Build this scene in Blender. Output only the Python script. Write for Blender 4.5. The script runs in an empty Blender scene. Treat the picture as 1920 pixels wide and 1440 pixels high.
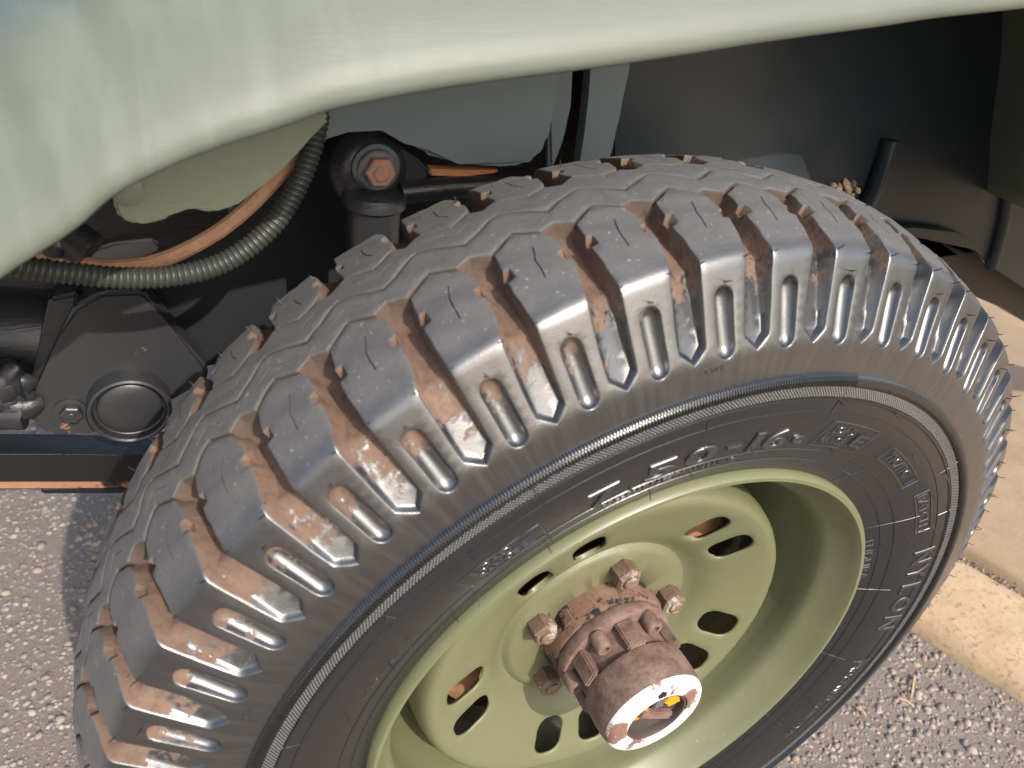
import bpy, bmesh, math, random
import numpy as np
from mathutils import Vector, Matrix
from mathutils.geometry import delaunay_2d_cdt
random.seed(7); RNG = np.random.default_rng(7)
S = bpy.context.scene; COL = S.collection

# ------------------------------------------------------------------ camera
# wheel frame: u = along the vehicle, v = up, a = outward along the axle; world = (u, -a, v + AX)
AX = 0.400
CR = np.array([[0.9116, 0.0883, 0.4015], [-0.1653, -0.8155, 0.5547], [0.3763, -0.5720, -0.7288]])
U_, S_, V_ = np.linalg.svd(CR); CR = U_ @ V_
CT = np.array([0.0703, 0.2025, 0.6844]); FPX = 1428.3
def w2(p): return Vector((p[0], -p[2], p[1] + AX))
cam_c = -CR.T @ CT
cd = bpy.data.cameras.new('camera'); cam = bpy.data.objects.new('camera', cd); COL.objects.link(cam)
rx = Vector((CR[0][0], -CR[0][2], CR[0][1])); ry = -Vector((CR[1][0], -CR[1][2], CR[1][1])); rz = -Vector((CR[2][0], -CR[2][2], CR[2][1]))
M = Matrix((rx, ry, rz)).transposed().to_4x4(); M.translation = w2(cam_c); cam.matrix_world = M
cd.sensor_width = 36; cd.lens = FPX / 1920 * 36; cd.clip_start = 0.02; cd.clip_end = 500
cd.dof.use_dof = True; cd.dof.focus_distance = 0.62; cd.dof.aperture_fstop = 9.0
S.camera = cam
CAM = w2(cam_c)
def at(px, py, y):
    """point where the sight line of photo pixel (px, py) meets the plane at depth y"""
    d = CR.T @ np.array([(px - 960) / FPX, (py - 720) / FPX, 1.0])
    dw = Vector((d[0], -d[2], d[1])); s = (y - CAM.y) / dw.y
    return CAM + dw * s

# ------------------------------------------------------------------ light
SUNV = Vector((0.22, -1.0, 0.83)).normalized()
el = math.asin(SUNV.z); az = math.atan2(SUNV.x, SUNV.y)
sd = bpy.data.lights.new('sun', 'SUN'); sun = bpy.data.objects.new('sun', sd); COL.objects.link(sun)
sd.energy = 2.6; sd.angle = math.radians(0.6); sd.color = (1.0, 0.94, 0.86)
sun.rotation_euler = SUNV.to_track_quat('Z', 'Y').to_euler(); sun.location = (2, -4, 3)
wd = bpy.data.worlds.new('World'); S.world = wd; wd.use_nodes = True
nt = wd.node_tree; bg = nt.nodes['Background']; sky = nt.nodes.new('ShaderNodeTexSky')
sky.sky_type = 'NISHITA'; sky.sun_disc = False; sky.sun_elevation = el; sky.sun_rotation = az
sky.air_density = 1.0; sky.dust_density = 3.5; sky.ozone_density = 1.0
nt.links.new(sky.outputs[0], bg.inputs[0]); bg.inputs[1].default_value = 0.15
S.view_settings.view_transform = 'Standard'; S.view_settings.look = 'None'
S.view_settings.exposure = 0.86; S.view_settings.gamma = 1.0

# ------------------------------------------------------------------ materials
class NT:
    def __init__(s, name):
        s.m = bpy.data.materials.new(name); s.m.use_nodes = True; s.t = s.m.node_tree
        s.p = s.t.nodes['Principled BSDF']; s.L = s.t.links.new
    def n(s, typ, **kw):
        o = s.t.nodes.new(typ)
        for k, v in kw.items():
            if k in o.inputs: o.inputs[k].default_value = v
            else: setattr(o, k, v)
        return o
    def noise(s, scale, detail=4, rough=.55, vec=None, dist=0.0):
        o = s.n('ShaderNodeTexNoise', Scale=scale, Detail=detail, Roughness=rough, Distortion=dist)
        if vec is not None: s.L(vec, o.inputs['Vector'])
        return o.outputs['Fac']
    def ramp(s, fac, a, b, ca=(0, 0, 0, 1), cb=(1, 1, 1, 1)):
        o = s.n('ShaderNodeValToRGB'); s.L(fac, o.inputs[0])
        o.color_ramp.elements[0].position = a; o.color_ramp.elements[1].position = b
        o.color_ramp.elements[0].color = ca; o.color_ramp.elements[1].color = cb
        return o.outputs[0]
    def mix(s, fac, a, b):
        o = s.n('ShaderNodeMix', data_type='RGBA')
        for i, v in ((0, fac), (6, a), (7, b)):
            if hasattr(v, 'default_value'): s.L(v, o.inputs[i])
            elif i == 0: o.inputs[0].default_value = v
            else: o.inputs[i].default_value = (*v, 1)
        return o.outputs[2]
    def math(s, op, a, b=0.0, clamp=False):
        o = s.n('ShaderNodeMath', operation=op, use_clamp=clamp)
        for i, v in ((0, a), (1, b)):
            if hasattr(v, 'default_value'): s.L(v, o.inputs[i])
            else: o.inputs[i].default_value = v
        return o.outputs[0]
    def obj(s): return s.n('ShaderNodeTexCoord').outputs['Object']
    def geo(s): return s.n('ShaderNodeNewGeometry').outputs['Position']
    def uv(s): return s.n('ShaderNodeTexCoord').outputs['UV']
    def attr(s, name): return s.n('ShaderNodeAttribute', attribute_name=name).outputs['Fac']
    def mapping(s, vec, scale=(1, 1, 1), rot=(0, 0, 0)):
        o = s.n('ShaderNodeMapping'); s.L(vec, o.inputs[0]); o.inputs['Scale'].default_value = scale; o.inputs['Rotation'].default_value = rot
        return o.outputs[0]
    def bump(s, h, strength=.3, dist=.001, normal=None):
        o = s.n('ShaderNodeBump', Strength=strength, Distance=dist); s.L(h, o.inputs['Height'])
        if normal is not None: s.L(normal, o.inputs['Normal'])
        return o.outputs[0]
    def out(s, color=None, rough=None, normal=None, **kw):
        for k, v in (('Base Color', color), ('Roughness', rough), ('Normal', normal)):
            if v is None: continue
            if hasattr(v, 'default_value'): s.L(v, s.p.inputs[k])
            elif k == 'Base Color': s.p.inputs[k].default_value = (*v, 1)
            else: s.p.inputs[k].default_value = v
        for k, v in kw.items(): s.p.inputs[k.replace('_', ' ')].default_value = v
        return s.m

def mat_tyre(name, hatch=False):
    T = NT(name); g = T.geo()
    dep = T.attr('depth'); s = T.attr('spos')
    fine = T.noise(900, 3, .6, g); mid = T.noise(60, 5, .6, g); big = T.noise(14, 4, .6, g); patch = T.noise(75, 6, .62, g)
    # worn dusty crown against oiled black shoulder and sidewall
    crown = T.ramp(s, .66, .80, (1, 1, 1, 1), (0, 0, 0, 1))     # spos = s/100 mm
    dust = T.math('MULTIPLY', crown, T.math('ADD', .62, T.math('MULTIPLY', mid, .75)), True)
    base = T.mix(dust, (.011, .0115, .0125), (.082, .081, .081))
    specks = T.math('MULTIPLY', T.ramp(T.noise(420, 2, .5, g), .68, .74), crown)
    base = T.mix(T.math('MULTIPLY', specks, .55), base, (.34, .31, .28))
    # dried red-brown mud held in the grooves and along the edges of their heads
    kk = T.n('ShaderNodeSeparateXYZ'); T.L(T.uv(), kk.inputs[0]); turn = T.math('MULTIPLY', T.math('MAXIMUM', T.math('SUBTRACT', kk.outputs[0], .185), 0.0), 1.35)
    lim = T.math('SUBTRACT', T.math('SUBTRACT', 1.43, turn), T.math('MULTIPLY', T.math('ABSOLUTE', s), .92))
    want = T.math('ADD', lim, T.math('MULTIPLY', T.math('SUBTRACT', patch, .5), 1.15))
    want = T.ramp(T.math('ADD', want, T.math('MULTIPLY', T.math('SUBTRACT', T.noise(330, 3, .6, g), .5), .35)), .42, .54)
    indep = T.ramp(T.math('ADD', dep, T.math('MULTIPLY', T.math('SUBTRACT', mid, .5), .10)), .055, .12)
    mud = T.math('MULTIPLY', want, indep, True)
    chips = T.ramp(T.noise(210, 4, .7, g), .30, .34)
    mud = T.math('MULTIPLY', mud, chips)
    mudc = T.mix(big, (.092, .058, .043), (.215, .145, .106))
    mudc = T.mix(T.math('MULTIPLY', T.ramp(T.noise(160, 6, .7, g), .45, .7), .75), mudc, (.085, .055, .042))
    flat = T.ramp(T.math('ABSOLUTE', s), .20, .34, (1, 1, 1, 1), (0, 0, 0, 1)); mudc = T.mix(T.math('MULTIPLY', flat, .72), mudc, (.055, .045, .038))
    col = T.mix(mud, base, mudc)
    streak = T.noise(9, 4, .6, T.mapping(T.uv(), (22, 1.5, 1)))
    side = T.ramp(s, .78, .95)
    film = T.math('MULTIPLY', T.math('MULTIPLY', side, T.ramp(streak, .45, .75)), T.math('ADD', .02, T.math('MULTIPLY', T.math('LESS_THAN', s, 1.52), .12)))
    col = T.mix(film, col, (.16, .14, .12))
    r0 = T.mix(T.math('GREATER_THAN', s, 1.53), (.33, .33, .33), (.25, .25, .25)); r0 = T.mix(crown, r0, (.74, .74, .74))
    r1 = T.math('ADD', T.n('ShaderNodeSeparateColor').outputs[0] if False else r0, T.math('MULTIPLY', T.math('SUBTRACT', mid, .5), .22))
    rough = T.mix(mud, r1, (.85, .85, .85))
    h = T.math('ADD', T.math('MULTIPLY', fine, .5), T.math('MULTIPLY', mid, .6))
    h = T.math('ADD', h, T.math('MULTIPLY', T.math('MULTIPLY', mud, T.noise(260, 4, .6, g)), 1.3))
    clean = T.math('SUBTRACT', 1.0, mud); T.L(T.math('MULTIPLY', T.math('MULTIPLY', T.math('SUBTRACT', 1.0, crown), T.math('SUBTRACT', .28, T.math('MULTIPLY', T.math('GREATER_THAN', s, 1.53), .18))), clean), T.p.inputs['Coat Weight']); wall = T.math('MULTIPLY', T.math('GREATER_THAN', s, 1.53), .52); T.L(T.math('MULTIPLY', T.math('SUBTRACT', T.math('SUBTRACT', .86, wall), T.math('MULTIPLY', crown, .60)), T.math('ADD', .12, T.math('MULTIPLY', clean, .88))), T.p.inputs['Specular IOR Level'])
    h = T.math('ADD', h, T.math('MULTIPLY', T.noise(330, 2, .5, g), T.math('MULTIPLY', crown, 1.6)))
    nrm = T.bump(h, .30, .0006)
    if hatch:
        uv = T.uv()
        w1 = T.n('ShaderNodeTexWave', Scale=1, wave_type='BANDS', bands_direction='X'); T.L(T.mapping(uv, (185, 185, 1), (0, 0, math.radians(45))), w1.inputs[0])
        w2_ = T.n('ShaderNodeTexWave', Scale=1, wave_type='BANDS', bands_direction='X'); T.L(T.mapping(uv, (185, 185, 1), (0, 0, math.radians(-45))), w2_.inputs[0])
        hh = T.math('MULTIPLY', w1.outputs['Fac'], w2_.outputs['Fac'])
        nrm = T.bump(hh, 1.0, .0014); col = T.mix(hh, (.010, .010, .011), (.46, .46, .46))  # pale crests paint in the light that black hatch facets catch
    T.L(T.math('SUBTRACT', .05, T.math('MULTIPLY', side, .04)), T.p.inputs['Sheen Weight'])
    return T.out(col, rough, nrm, Sheen_Roughness=.45, Sheen_Tint=(1, .95, .89, 1), Coat_Roughness=.14, IOR=1.75)

def mat_paint(name, c, c2, rough=.42, streaks=0.0, rustz=None, bumpy=.12, dirt=.25, spec=.5):
    T = NT(name); g = T.geo()
    n1 = T.noise(9, 5, .6, g); n2 = T.noise(160, 4, .6, g); n3 = T.noise(1400, 2, .5, g)
    col = T.mix(T.ramp(n1, .35, .7), c, c2)
    col = T.mix(T.math('MULTIPLY', T.ramp(n2, .62, .72), dirt), col, (.30, .29, .24))
    if streaks:
        st = T.noise(1, 4, .5, T.mapping(g, (60, 24, 6)), .5); sx_ = T.n('ShaderNodeSeparateXYZ'); T.L(g, sx_.inputs[0]); xfade = T.ramp(T.math('MULTIPLY', sx_.outputs[0], -1.0), .12, .26)
        col = T.mix(T.math('MULTIPLY', T.math('MULTIPLY', T.ramp(st, .46, .70), xfade), streaks), col, (.185, .212, .185))
    if rustz:
        e = T.attr('edge'); r = T.ramp(T.math('ADD', e, T.math('MULTIPLY', T.math('SUBTRACT', T.noise(40, 4, .6, g), .5), 1.2)), 1.0, 1.25)
        col = T.mix(T.math('MULTIPLY', r, .42), col, (.26, .16, .085))
    rg = T.math('ADD', rough, T.math('MULTIPLY', T.math('SUBTRACT', n1, .5), .2))
    br = T.noise(1, 3, .6, T.mapping(g, (60, 300, 900)))
    nrm = T.bump(T.math('ADD', T.math('MULTIPLY', br, .8), T.math('MULTIPLY', n3, .3)), bumpy, .0006)
    return T.out(col, rg, nrm, Specular_IOR_Level=spec)

def mat_rust(name, c1, c2, rough=.7, paint=None, amount=.5, scale=70, bump=.5):
    T = NT(name); g = T.geo()
    n1 = T.noise(scale, 6, .65, g); n2 = T.noise(scale * 5, 4, .6, g); n3 = T.noise(scale * .35, 4, .6, g)
    col = T.mix(T.ramp(n1, .3, .7), c1, c2)
    col = T.mix(T.math('MULTIPLY', T.ramp(n2, .55, .75), .5), col, tuple(x * .45 for x in c1))
    rg = rough
    if paint:
        f = T.ramp(T.math('ADD', n3, T.math('MULTIPLY', T.math('SUBTRACT', n2, .5), .25)), amount - .02, amount + .03)
        col = T.mix(f, col, paint); rg = T.mix(f, (rough,) * 3, (.38,) * 3)
    return T.out(col, rg, T.bump(T.math('ADD', n1, T.math('MULTIPLY', n2, .5)), bump, .0012), Metallic=.0)

M_TYRE = mat_tyre('black_rubber'); M_HATCH = mat_tyre('hatched_rubber', True)
M_LETTER = NT('letter_rubber'); M_LETTER = M_LETTER.out((.016, .016, .017), .28, Specular_IOR_Level=.7, Coat_Weight=.35, Coat_Roughness=.16, IOR=1.75)
M_CHALK = NT('worn_letter'); M_CHALK = M_CHALK.out((.30, .29, .27), .6)
T = NT('olive_wheel_paint'); g = T.geo(); sx_ = T.n('ShaderNodeSeparateXYZ'); T.L(g, sx_.inputs[0])
rz_ = T.math('SUBTRACT', sx_.outputs[2], AX); rad_ = T.math('SQRT', T.math('ADD', T.math('MULTIPLY', sx_.outputs[0], sx_.outputs[0]), T.math('MULTIPLY', rz_, rz_)))
c = T.mix(T.ramp(T.noise(9, 5, .6, g), .35, .7), (.120, .127, .066), (.134, .140, .075))
gr = T.math('MULTIPLY', T.ramp(rad_, .062, .105, (1, 1, 1, 1), (.25, .25, .25, 1)), T.ramp(T.noise(55, 6, .65, g), .42, .68))
c = T.mix(T.math('MULTIPLY', gr, .55), c, (.105, .080, .050)); c = T.mix(T.math('MULTIPLY', T.ramp(T.noise(310, 3, .6, g), .70, .74), .8), c, (.25, .25, .18))
c = T.mix(T.ramp(T.noise(150, 4, .7, g), .745, .76), c, (.13, .065, .035))
M_RIM = T.out(c, T.math('ADD', .38, T.math('MULTIPLY', gr, .3)), T.bump(T.noise(140, 4, .6, g), .07, .0008))
T = NT('olive_rim_paint_worn'); g = T.geo(); sx_ = T.n('ShaderNodeSeparateXYZ'); T.L(g, sx_.inputs[0])
rz_ = T.math('SUBTRACT', sx_.outputs[2], AX); rad_ = T.math('SQRT', T.math('ADD', T.math('MULTIPLY', sx_.outputs[0], sx_.outputs[0]), T.math('MULTIPLY', rz_, rz_)))
c = T.mix(T.ramp(T.noise(9, 5, .6, g), .35, .7), (.120, .127, .066), (.134, .140, .075))
c = T.mix(T.math('MULTIPLY', T.ramp(T.noise(28, 5, .6, g), .5, .75), .35), c, (.17, .155, .10))
wr = T.math('ADD', T.math('MULTIPLY', T.math('SUBTRACT', rad_, .2266), 360.0), T.math('MULTIPLY', T.math('SUBTRACT', T.noise(240, 5, .7, g), .5), 1.2))
c = T.mix(T.ramp(wr, .50, .56), c, (.03, .03, .028)); c = T.mix(T.ramp(T.noise(260, 3, .6, g), .70, .73), c, (.24, .24, .17))
M_LIP = T.out(c, .40, T.bump(T.noise(60, 4, .6, g), .06, .0008))
M_FENDER = mat_paint('sage_fender_paint', (.104, .119, .094), (.120, .135, .108), .52, .30, True, .22, .06)
M_VAL = mat_paint('inner_wing_paint_lit', (.16, .19, .198), (.18, .21, .205), .25, 0, None, .14, .03)  # lit copy of the inner wing paint, reflected light mixed into its colour
M_INNER = mat_paint('inner_wing_paint_shaded', (.018, .025, .031), (.027, .036, .043), .34, 0, None, .10, .03)  # shaded copy of the same paint, darkened for the recessed liner
M_PLATE = mat_paint('sage_bracket_paint', (.15, .175, .12), (.18, .20, .14), .5, 0, None, .5, .3)
M_BLACK = mat_paint('black_chassis_paint', (.020, .021, .023), (.03, .031, .033), .30, 0, None, .7, .06)
M_BLACKR = mat_rust('chipped_black_paint', (.30, .12, .05), (.38, .19, .10), .75, (.030, .031, .033), .29, 75, .4)
M_HUB = mat_rust('brown_rusted_hub', (.088, .052, .041), (.25, .165, .135), .56, None, .5, 62, .8)
M_HUBD = mat_rust('rusty_black_hub', (.13, .07, .05), (.20, .12, .085), .6, (.016, .016, .018), .50, 60)
M_NUT = mat_rust('rusted_nut', (.105, .062, .043), (.205, .138, .10), .6, (.30, .27, .24), .60, 130, .9)
M_ORANGE = mat_rust('bright_rust', (.42, .15, .05), (.50, .24, .11), .8, None, .5, 60, .3)
M_WHITE = mat_rust('chipped_white_paint', (.16, .08, .06), (.24, .14, .11), .6, (.72, .71, .69), .425, 75, .3)
M_DIAL = NT('dial_recess'); M_DIAL = M_DIAL.out((.06, .045, .04), .5)
M_YEL = NT('orange_dial_paint'); M_YEL = M_YEL.out((.80, .27, .012), .45)
M_STEEL = NT('grey_steel'); M_STEEL = M_STEEL.out((.20, .205, .21), .38, Metallic=.6)
M_DRUM = mat_rust('rusty_drum', (.22, .10, .05), (.33, .18, .10), .8, None, .5, 40)
M_HOSE = NT('corrugated_hose_plastic'); M_HOSE = M_HOSE.out((.034, .038, .032), .45)
M_HAIR = NT('rubber_hair'); M_HAIR = M_HAIR.out((.012, .012, .013), .55)
M_MUD = mat_rust('dried_mud', (.10, .07, .045), (.17, .12, .08), .9, None, .5, 120)

M_UNDER = mat_rust('matt_underbody_black', (.10, .05, .03), (.14, .08, .05), .85, (.010, .010, .011), .30, 45, .4)
# ------------------------------------------------------------------ object helpers
def link(name, me, mat=None, parent=None, kind=None, label=None):
    o = bpy.data.objects.new(name, me); COL.objects.link(o)
    if mat is not None:
        for m in (mat if isinstance(mat, (list, tuple)) else [mat]): me.materials.append(m)
    if parent is not None: o.parent = parent
    if kind: o['kind'] = kind
    if label: o['label'] = label
    return o
def empty(name, loc, parent=None):
    o = bpy.data.objects.new(name, None); COL.objects.link(o); o.location = loc; o.empty_display_size = .05
    if parent is not None: o.parent = parent
    return o
def obj(name, bm, mat, parent=None, smooth=35, **kw):
    bmesh.ops.recalc_face_normals(bm, faces=bm.faces[:])
    me = bpy.data.meshes.new(name); bm.to_mesh(me); bm.free()
    if smooth is not None and len(me.polygons):
        me.polygons.foreach_set('use_smooth', [True] * len(me.polygons)); me.set_sharp_from_angle(angle=math.radians(smooth))
    return link(name, me, mat, parent, **kw)
def npmesh(name, V, F, mat, parent=None, smooth=35, **kw):
    me = bpy.data.meshes.new(name); me.from_pydata(np.asarray(V).tolist() if not isinstance(V, list) else V, [], F if isinstance(F, list) else F.tolist()); me.validate(); me.update()
    if smooth is not None:
        me.polygons.foreach_set('use_smooth', [True] * len(me.polygons)); me.set_sharp_from_angle(angle=math.radians(smooth))
    return link(name, me, mat, parent, **kw)
def slab(bm, poly, depth_vec, bevel=.0015, seg=2):
    """solid plate: outline of world points pushed along depth_vec"""
    a = [bm.verts.new(p) for p in poly]; b = [bm.verts.new(Vector(p) + depth_vec) for p in poly]
    f = [bm.faces.new(a), bm.faces.new(b[::-1])]
    for i in range(len(a)):
        j = (i + 1) % len(a); f.append(bm.faces.new((a[i], b[i], b[j], a[j])))
    if bevel:
        es = {e for q in f for e in q.edges}
        bmesh.ops.bevel(bm, geom=list(es), offset=bevel, segments=seg, affect='EDGES', clamp_overlap=True)
def smooth_path(pts, n):
    P = [Vector(p) for p in pts]; P = [P[0] * 2 - P[1]] + P + [P[-1] * 2 - P[-2]]; out = []
    for i in range(1, len(P) - 2):
        for k in range(n):
            t = k / n; a, b, c, d = P[i - 1:i + 3]
            out.append(.5 * ((2 * b) + (c - a) * t + (2 * a - 5 * b + 4 * c - d) * t * t + (3 * b - a - 3 * c + d) * t ** 3))
    out.append(P[-2]); return out
def tube(bm, pts, rad, seg=14, caps=True, flat=1.0):
    rings = []; up = Vector((0, 1, 0))
    for i, p in enumerate(pts):
        t = (pts[min(i + 1, len(pts) - 1)] - pts[max(i - 1, 0)]).normalized()
        x = t.cross(up)
        x = x.normalized() if x.length > 1e-4 else Vector((1, 0, 0)); y = x.cross(t).normalized()
        r = rad(i) if callable(rad) else rad
        rings.append([bm.verts.new(p + (x * math.cos(q) * flat + y * math.sin(q)) * r) for q in [2 * math.pi * k / seg for k in range(seg)]])
    for a, b in zip(rings, rings[1:]):
        for k in range(seg): bm.faces.new((a[k], a[(k + 1) % seg], b[(k + 1) % seg], b[k]))
    if caps: bm.faces.new(rings[0][::-1]); bm.faces.new(rings[-1])
def lathe(bm, prof, c=(0, 0, 0), seg=64, axis=Vector((0, -1, 0)), cap0=False, cap1=False, jitter=None):
    """prof: (radius, distance along axis)"""
    ax = Vector(axis).normalized(); x = ax.orthogonal().normalized(); y = ax.cross(x); c = Vector(c); rings = []
    for r, h in prof:
        rings.append([bm.verts.new(c + ax * h + (x * math.cos(2 * math.pi * k / seg) + y * math.sin(2 * math.pi * k / seg)) * r) for k in range(seg)])
    for a, b in zip(rings, rings[1:]):
        for k in range(seg): bm.faces.new((a[k], a[(k + 1) % seg], b[(k + 1) % seg], b[k]))
    if cap0: bm.faces.new(rings[0][::-1])
    if cap1: bm.faces.new(rings[-1])
def hexnut(bm, c, r, h, axis=Vector((0, -1, 0)), rot=0., stud=.55, chamfer=.12):
    ax = Vector(axis).normalized(); x = ax.orthogonal().normalized(); y = ax.cross(x); c = Vector(c)
    def ring(rr, hh): return [bm.verts.new(c + ax * hh + (x * math.cos(rot + math.pi / 3 * k) + y * math.sin(rot + math.pi / 3 * k)) * rr) for k in range(6)]
    R = [ring(r * .96, 0), ring(r, h * .06), ring(r, h * (1 - chamfer)), ring(r * .86, h)]
    for a, b in zip(R, R[1:]):
        for k in range(6): bm.faces.new((a[k], a[(k + 1) % 6], b[(k + 1) % 6], b[k]))
    bm.faces.new(R[-1]); bm.faces.new(R[0][::-1])
    lathe(bm, [(r * stud, h * .98), (r * stud, h * 1.12), (r * stud * .8, h * 1.2)], c, 14, ax, False, True)

# ================================================================== SETTING
T = NT('asphalt'); g = T.geo()
n1 = T.noise(5, 5, .6, g); n2 = T.noise(420, 4, .7, g); n3 = T.noise(110, 4, .6, g)
c = T.mix(T.ramp(n1, .3, .7), (.235, .195, .162), (.30, .252, .212)); c = T.mix(T.ramp(n2, .40, .7), (.185, .155, .13), c)
c = T.mix(T.math('MULTIPLY', T.ramp(n3, .55, .7), .5), c, (.33, .28, .235))
M_ASPH = T.out(c, .92, T.bump(T.math('ADD', n2, T.math('MULTIPLY', n3, 1.2)), .8, .003), Specular_IOR_Level=.2)
KD = Vector((.349, -.937, 0)); KN = Vector((.937, .349, 0))   # along and across the kerb
bm = bmesh.new()
vs = [bm.verts.new((x, y, 0)) for x, y in ((-80, -80), (80, -80), (80, 80), (-80, 80))]; bm.faces.new(vs)
bmesh.ops.subdivide_edges(bm, edges=bm.edges[:], cuts=6, use_grid_fill=True)
obj('asphalt_ground', bm, M_ASPH, None, None, kind='structure')

# loose chippings bedded in the asphalt: one mesh of small stones
def chippings():
    ico = bmesh.new(); bmesh.ops.create_icosphere(ico, subdivisions=1, radius=1.0)
    V0 = np.array([v.co for v in ico.verts]); F0 = np.array([[v.index for v in f.verts] for f in ico.faces]); ico.free()
    prot = []
    for i in range(14):
        r = np.random.default_rng(100 + i); V = V0 * (1 + r.uniform(-.28, .28, (12, 1))); V = V * np.array([1, r.uniform(.6, .95), r.uniform(.45, .75)]); prot.append(V)
    pts = []
    for n, x0, x1, y0, y1 in ((17000, -1.02, -.22, -.30, .75), (5200, -1.0, -.35, .75, 1.35), (12500, .12, .82, -.62, .12), (2500, .5, .8, .08, .3)):
        p = np.stack([RNG.uniform(x0, x1, n), RNG.uniform(y0, y1, n)], 1); pts.append(p)
    P = np.concatenate(pts); P = P[(P @ np.array([.937, .349])) < .645]; nb = len(P)
    tt = RNG.uniform(-.9, .35, 1500); qq = np.where(RNG.random(1500) < .6, RNG.normal(.831, .006, 1500), RNG.uniform(.66, .82, 1500) * 1.0); keep = (RNG.random(1500) < np.where(np.abs(qq - .831) < .02, 1, .16)); tt, qq = tt[keep], qq[keep]
    P = np.concatenate([P, qq[:, None] * np.array([.937, .349]) + tt[:, None] * np.array([.349, -.937])]); N = len(P)
    zb = np.zeros(N); zb[nb:] = np.where(np.abs(qq - .833) < .008, .036, np.where(qq < .69, .036, .0425))
    Vs = np.zeros((N, 12, 3)); cols = np.zeros((N, 3)); pal = np.array([(.28, .235, .195), (.21, .175, .148), (.31, .26, .218), (.20, .20, .205), (.17, .145, .128), (.36, .315, .265), (.28, .20, .15)])
    ch = RNG.choice(7, N, p=[.31, .25, .18, .08, .09, .03, .06]); cols = np.clip(pal[ch] * RNG.uniform(.8, 1.2, (N, 1)), 0, 1)
    sz = np.clip(RNG.lognormal(math.log(.0031), .45, N), .0013, .0085); sz[nb:] *= .55; an = RNG.uniform(0, 6.283, N); pi = RNG.integers(0, 14, N)
    Pr = np.array(prot)[pi]; c_, s_ = np.cos(an)[:, None], np.sin(an)[:, None]
    Vs[:, :, 0] = P[:, :1] + sz[:, None] * (Pr[:, :, 0] * c_ - Pr[:, :, 1] * s_); Vs[:, :, 1] = P[:, 1:] + sz[:, None] * (Pr[:, :, 0] * s_ + Pr[:, :, 1] * c_)
    Vs[:, :, 2] = zb[:, None] + sz[:, None] * (Pr[:, :, 2] + RNG.uniform(-.5, .1, (N, 1)))
    F = (F0[None] + (np.arange(N) * 12)[:, None, None]).reshape(-1, 3)
    me = bpy.data.meshes.new('chippings'); nv = N * 12; nf = len(F)
    me.vertices.add(nv); me.vertices.foreach_set('co', Vs.reshape(-1)); me.loops.add(nf * 3); me.loops.foreach_set('vertex_index', F.reshape(-1).astype(np.int32))
    me.polygons.add(nf); me.polygons.foreach_set('loop_start', np.arange(0, nf * 3, 3, dtype=np.int32)); me.update(calc_edges=True)
    at_ = me.attributes.new('tint', 'FLOAT_COLOR', 'POINT'); at_.data.foreach_set('color', np.repeat(np.concatenate([cols, np.ones((N, 1))], 1), 12, 0).reshape(-1))
    T = NT('stone_chip'); a = T.n('ShaderNodeAttribute', attribute_name='tint').outputs['Color']; g = T.geo()
    c = T.mix(T.math('MULTIPLY', T.ramp(T.noise(500, 3, .6, g), .4, .65), .55), a, (.30, .255, .22))
    m = T.out(c, .9, T.bump(T.noise(900, 3, .6, g), .5, .0008), Specular_IOR_Level=.2)
    link('asphalt_chippings', me, m, None, 'stuff')
chippings()

T = NT('pale_kerb'); g = T.geo(); n1 = T.noise(14, 6, .65, g); n2 = T.noise(130, 5, .7, g); n3 = T.noise(45, 3, .6, g)
c = T.mix(T.ramp(n1, .3, .7), (.36, .25, .145), (.49, .36, .225)); c = T.mix(T.math('MULTIPLY', T.ramp(n2, .54, .64), .7), c, (.20, .135, .075))
c = T.mix(T.math('MULTIPLY', T.ramp(n3, .60, .72), .35), c, (.42, .30, .17))
M_KERB = T.out(c, .85, T.bump(T.math('ADD', n1, n2), .5, .002))
T = NT('pavement_concrete'); g = T.geo(); n1 = T.noise(10, 6, .65, g); n2 = T.noise(160, 5, .7, g)
c = T.mix(T.ramp(n1, .3, .7), (.255, .178, .108), (.345, .25, .16)); c = T.mix(T.math('MULTIPLY', T.ramp(n2, .56, .66), .65), c, (.17, .125, .08))
M_PAVE = T.out(c, .88, T.bump(n2, .4, .0015))
def strip(prof, t0, t1, n, jit=0.0, seed=1):
    """prof: (across, height) swept along the kerb with small wear"""
    bm = bmesh.new(); r = random.Random(seed); rows = []
    for i in range(n + 1):
        t = t0 + (t1 - t0) * i / n
        rows.append([bm.verts.new(KN * (q + r.uniform(-jit, jit)) + KD * t + Vector((0, 0, z + (r.uniform(-jit, jit) * .5 if z > 0 else 0)))) for q, z in prof])
    for a, b in zip(rows, rows[1:]):
        for k in range(len(prof) - 1): bm.faces.new((a[k], a[k + 1], b[k + 1], b[k]))
    return bm
obj('kerb', strip([(.648, -.03), (.652, .010), (.662, .024), (.680, .034), (.715, .040), (.80, .043), (.818, .042), (.826, .034), (.828, -.02)], -1.6, 2.6, 240, .0014), M_KERB, None, 60, kind='structure')
obj('pavement', strip([(.838, -.02), (.840, .050), (.848, .058), (.90, .060), (1.6, .062), (3.4, .066), (3.4, -.02)], -1.6, 2.6, 160, .0012, 2), M_PAVE, None, 60, kind='structure')

# ================================================================== VEHICLE
car = empty('utility_vehicle', (0, 0, 0))
car['label'] = 'sage green off-road vehicle seen at its front wheel, with muddy chunky black tyre'; car['category'] = 'vehicle'
wheel = empty('wheel', (0, 0, AX), car)
def wobj(o):   # geometry is written in world coordinates: keep it there under the wheel
    o.parent = wheel; o.matrix_parent_inverse = Matrix.Translation((0, 0, -AX)); return o
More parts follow.
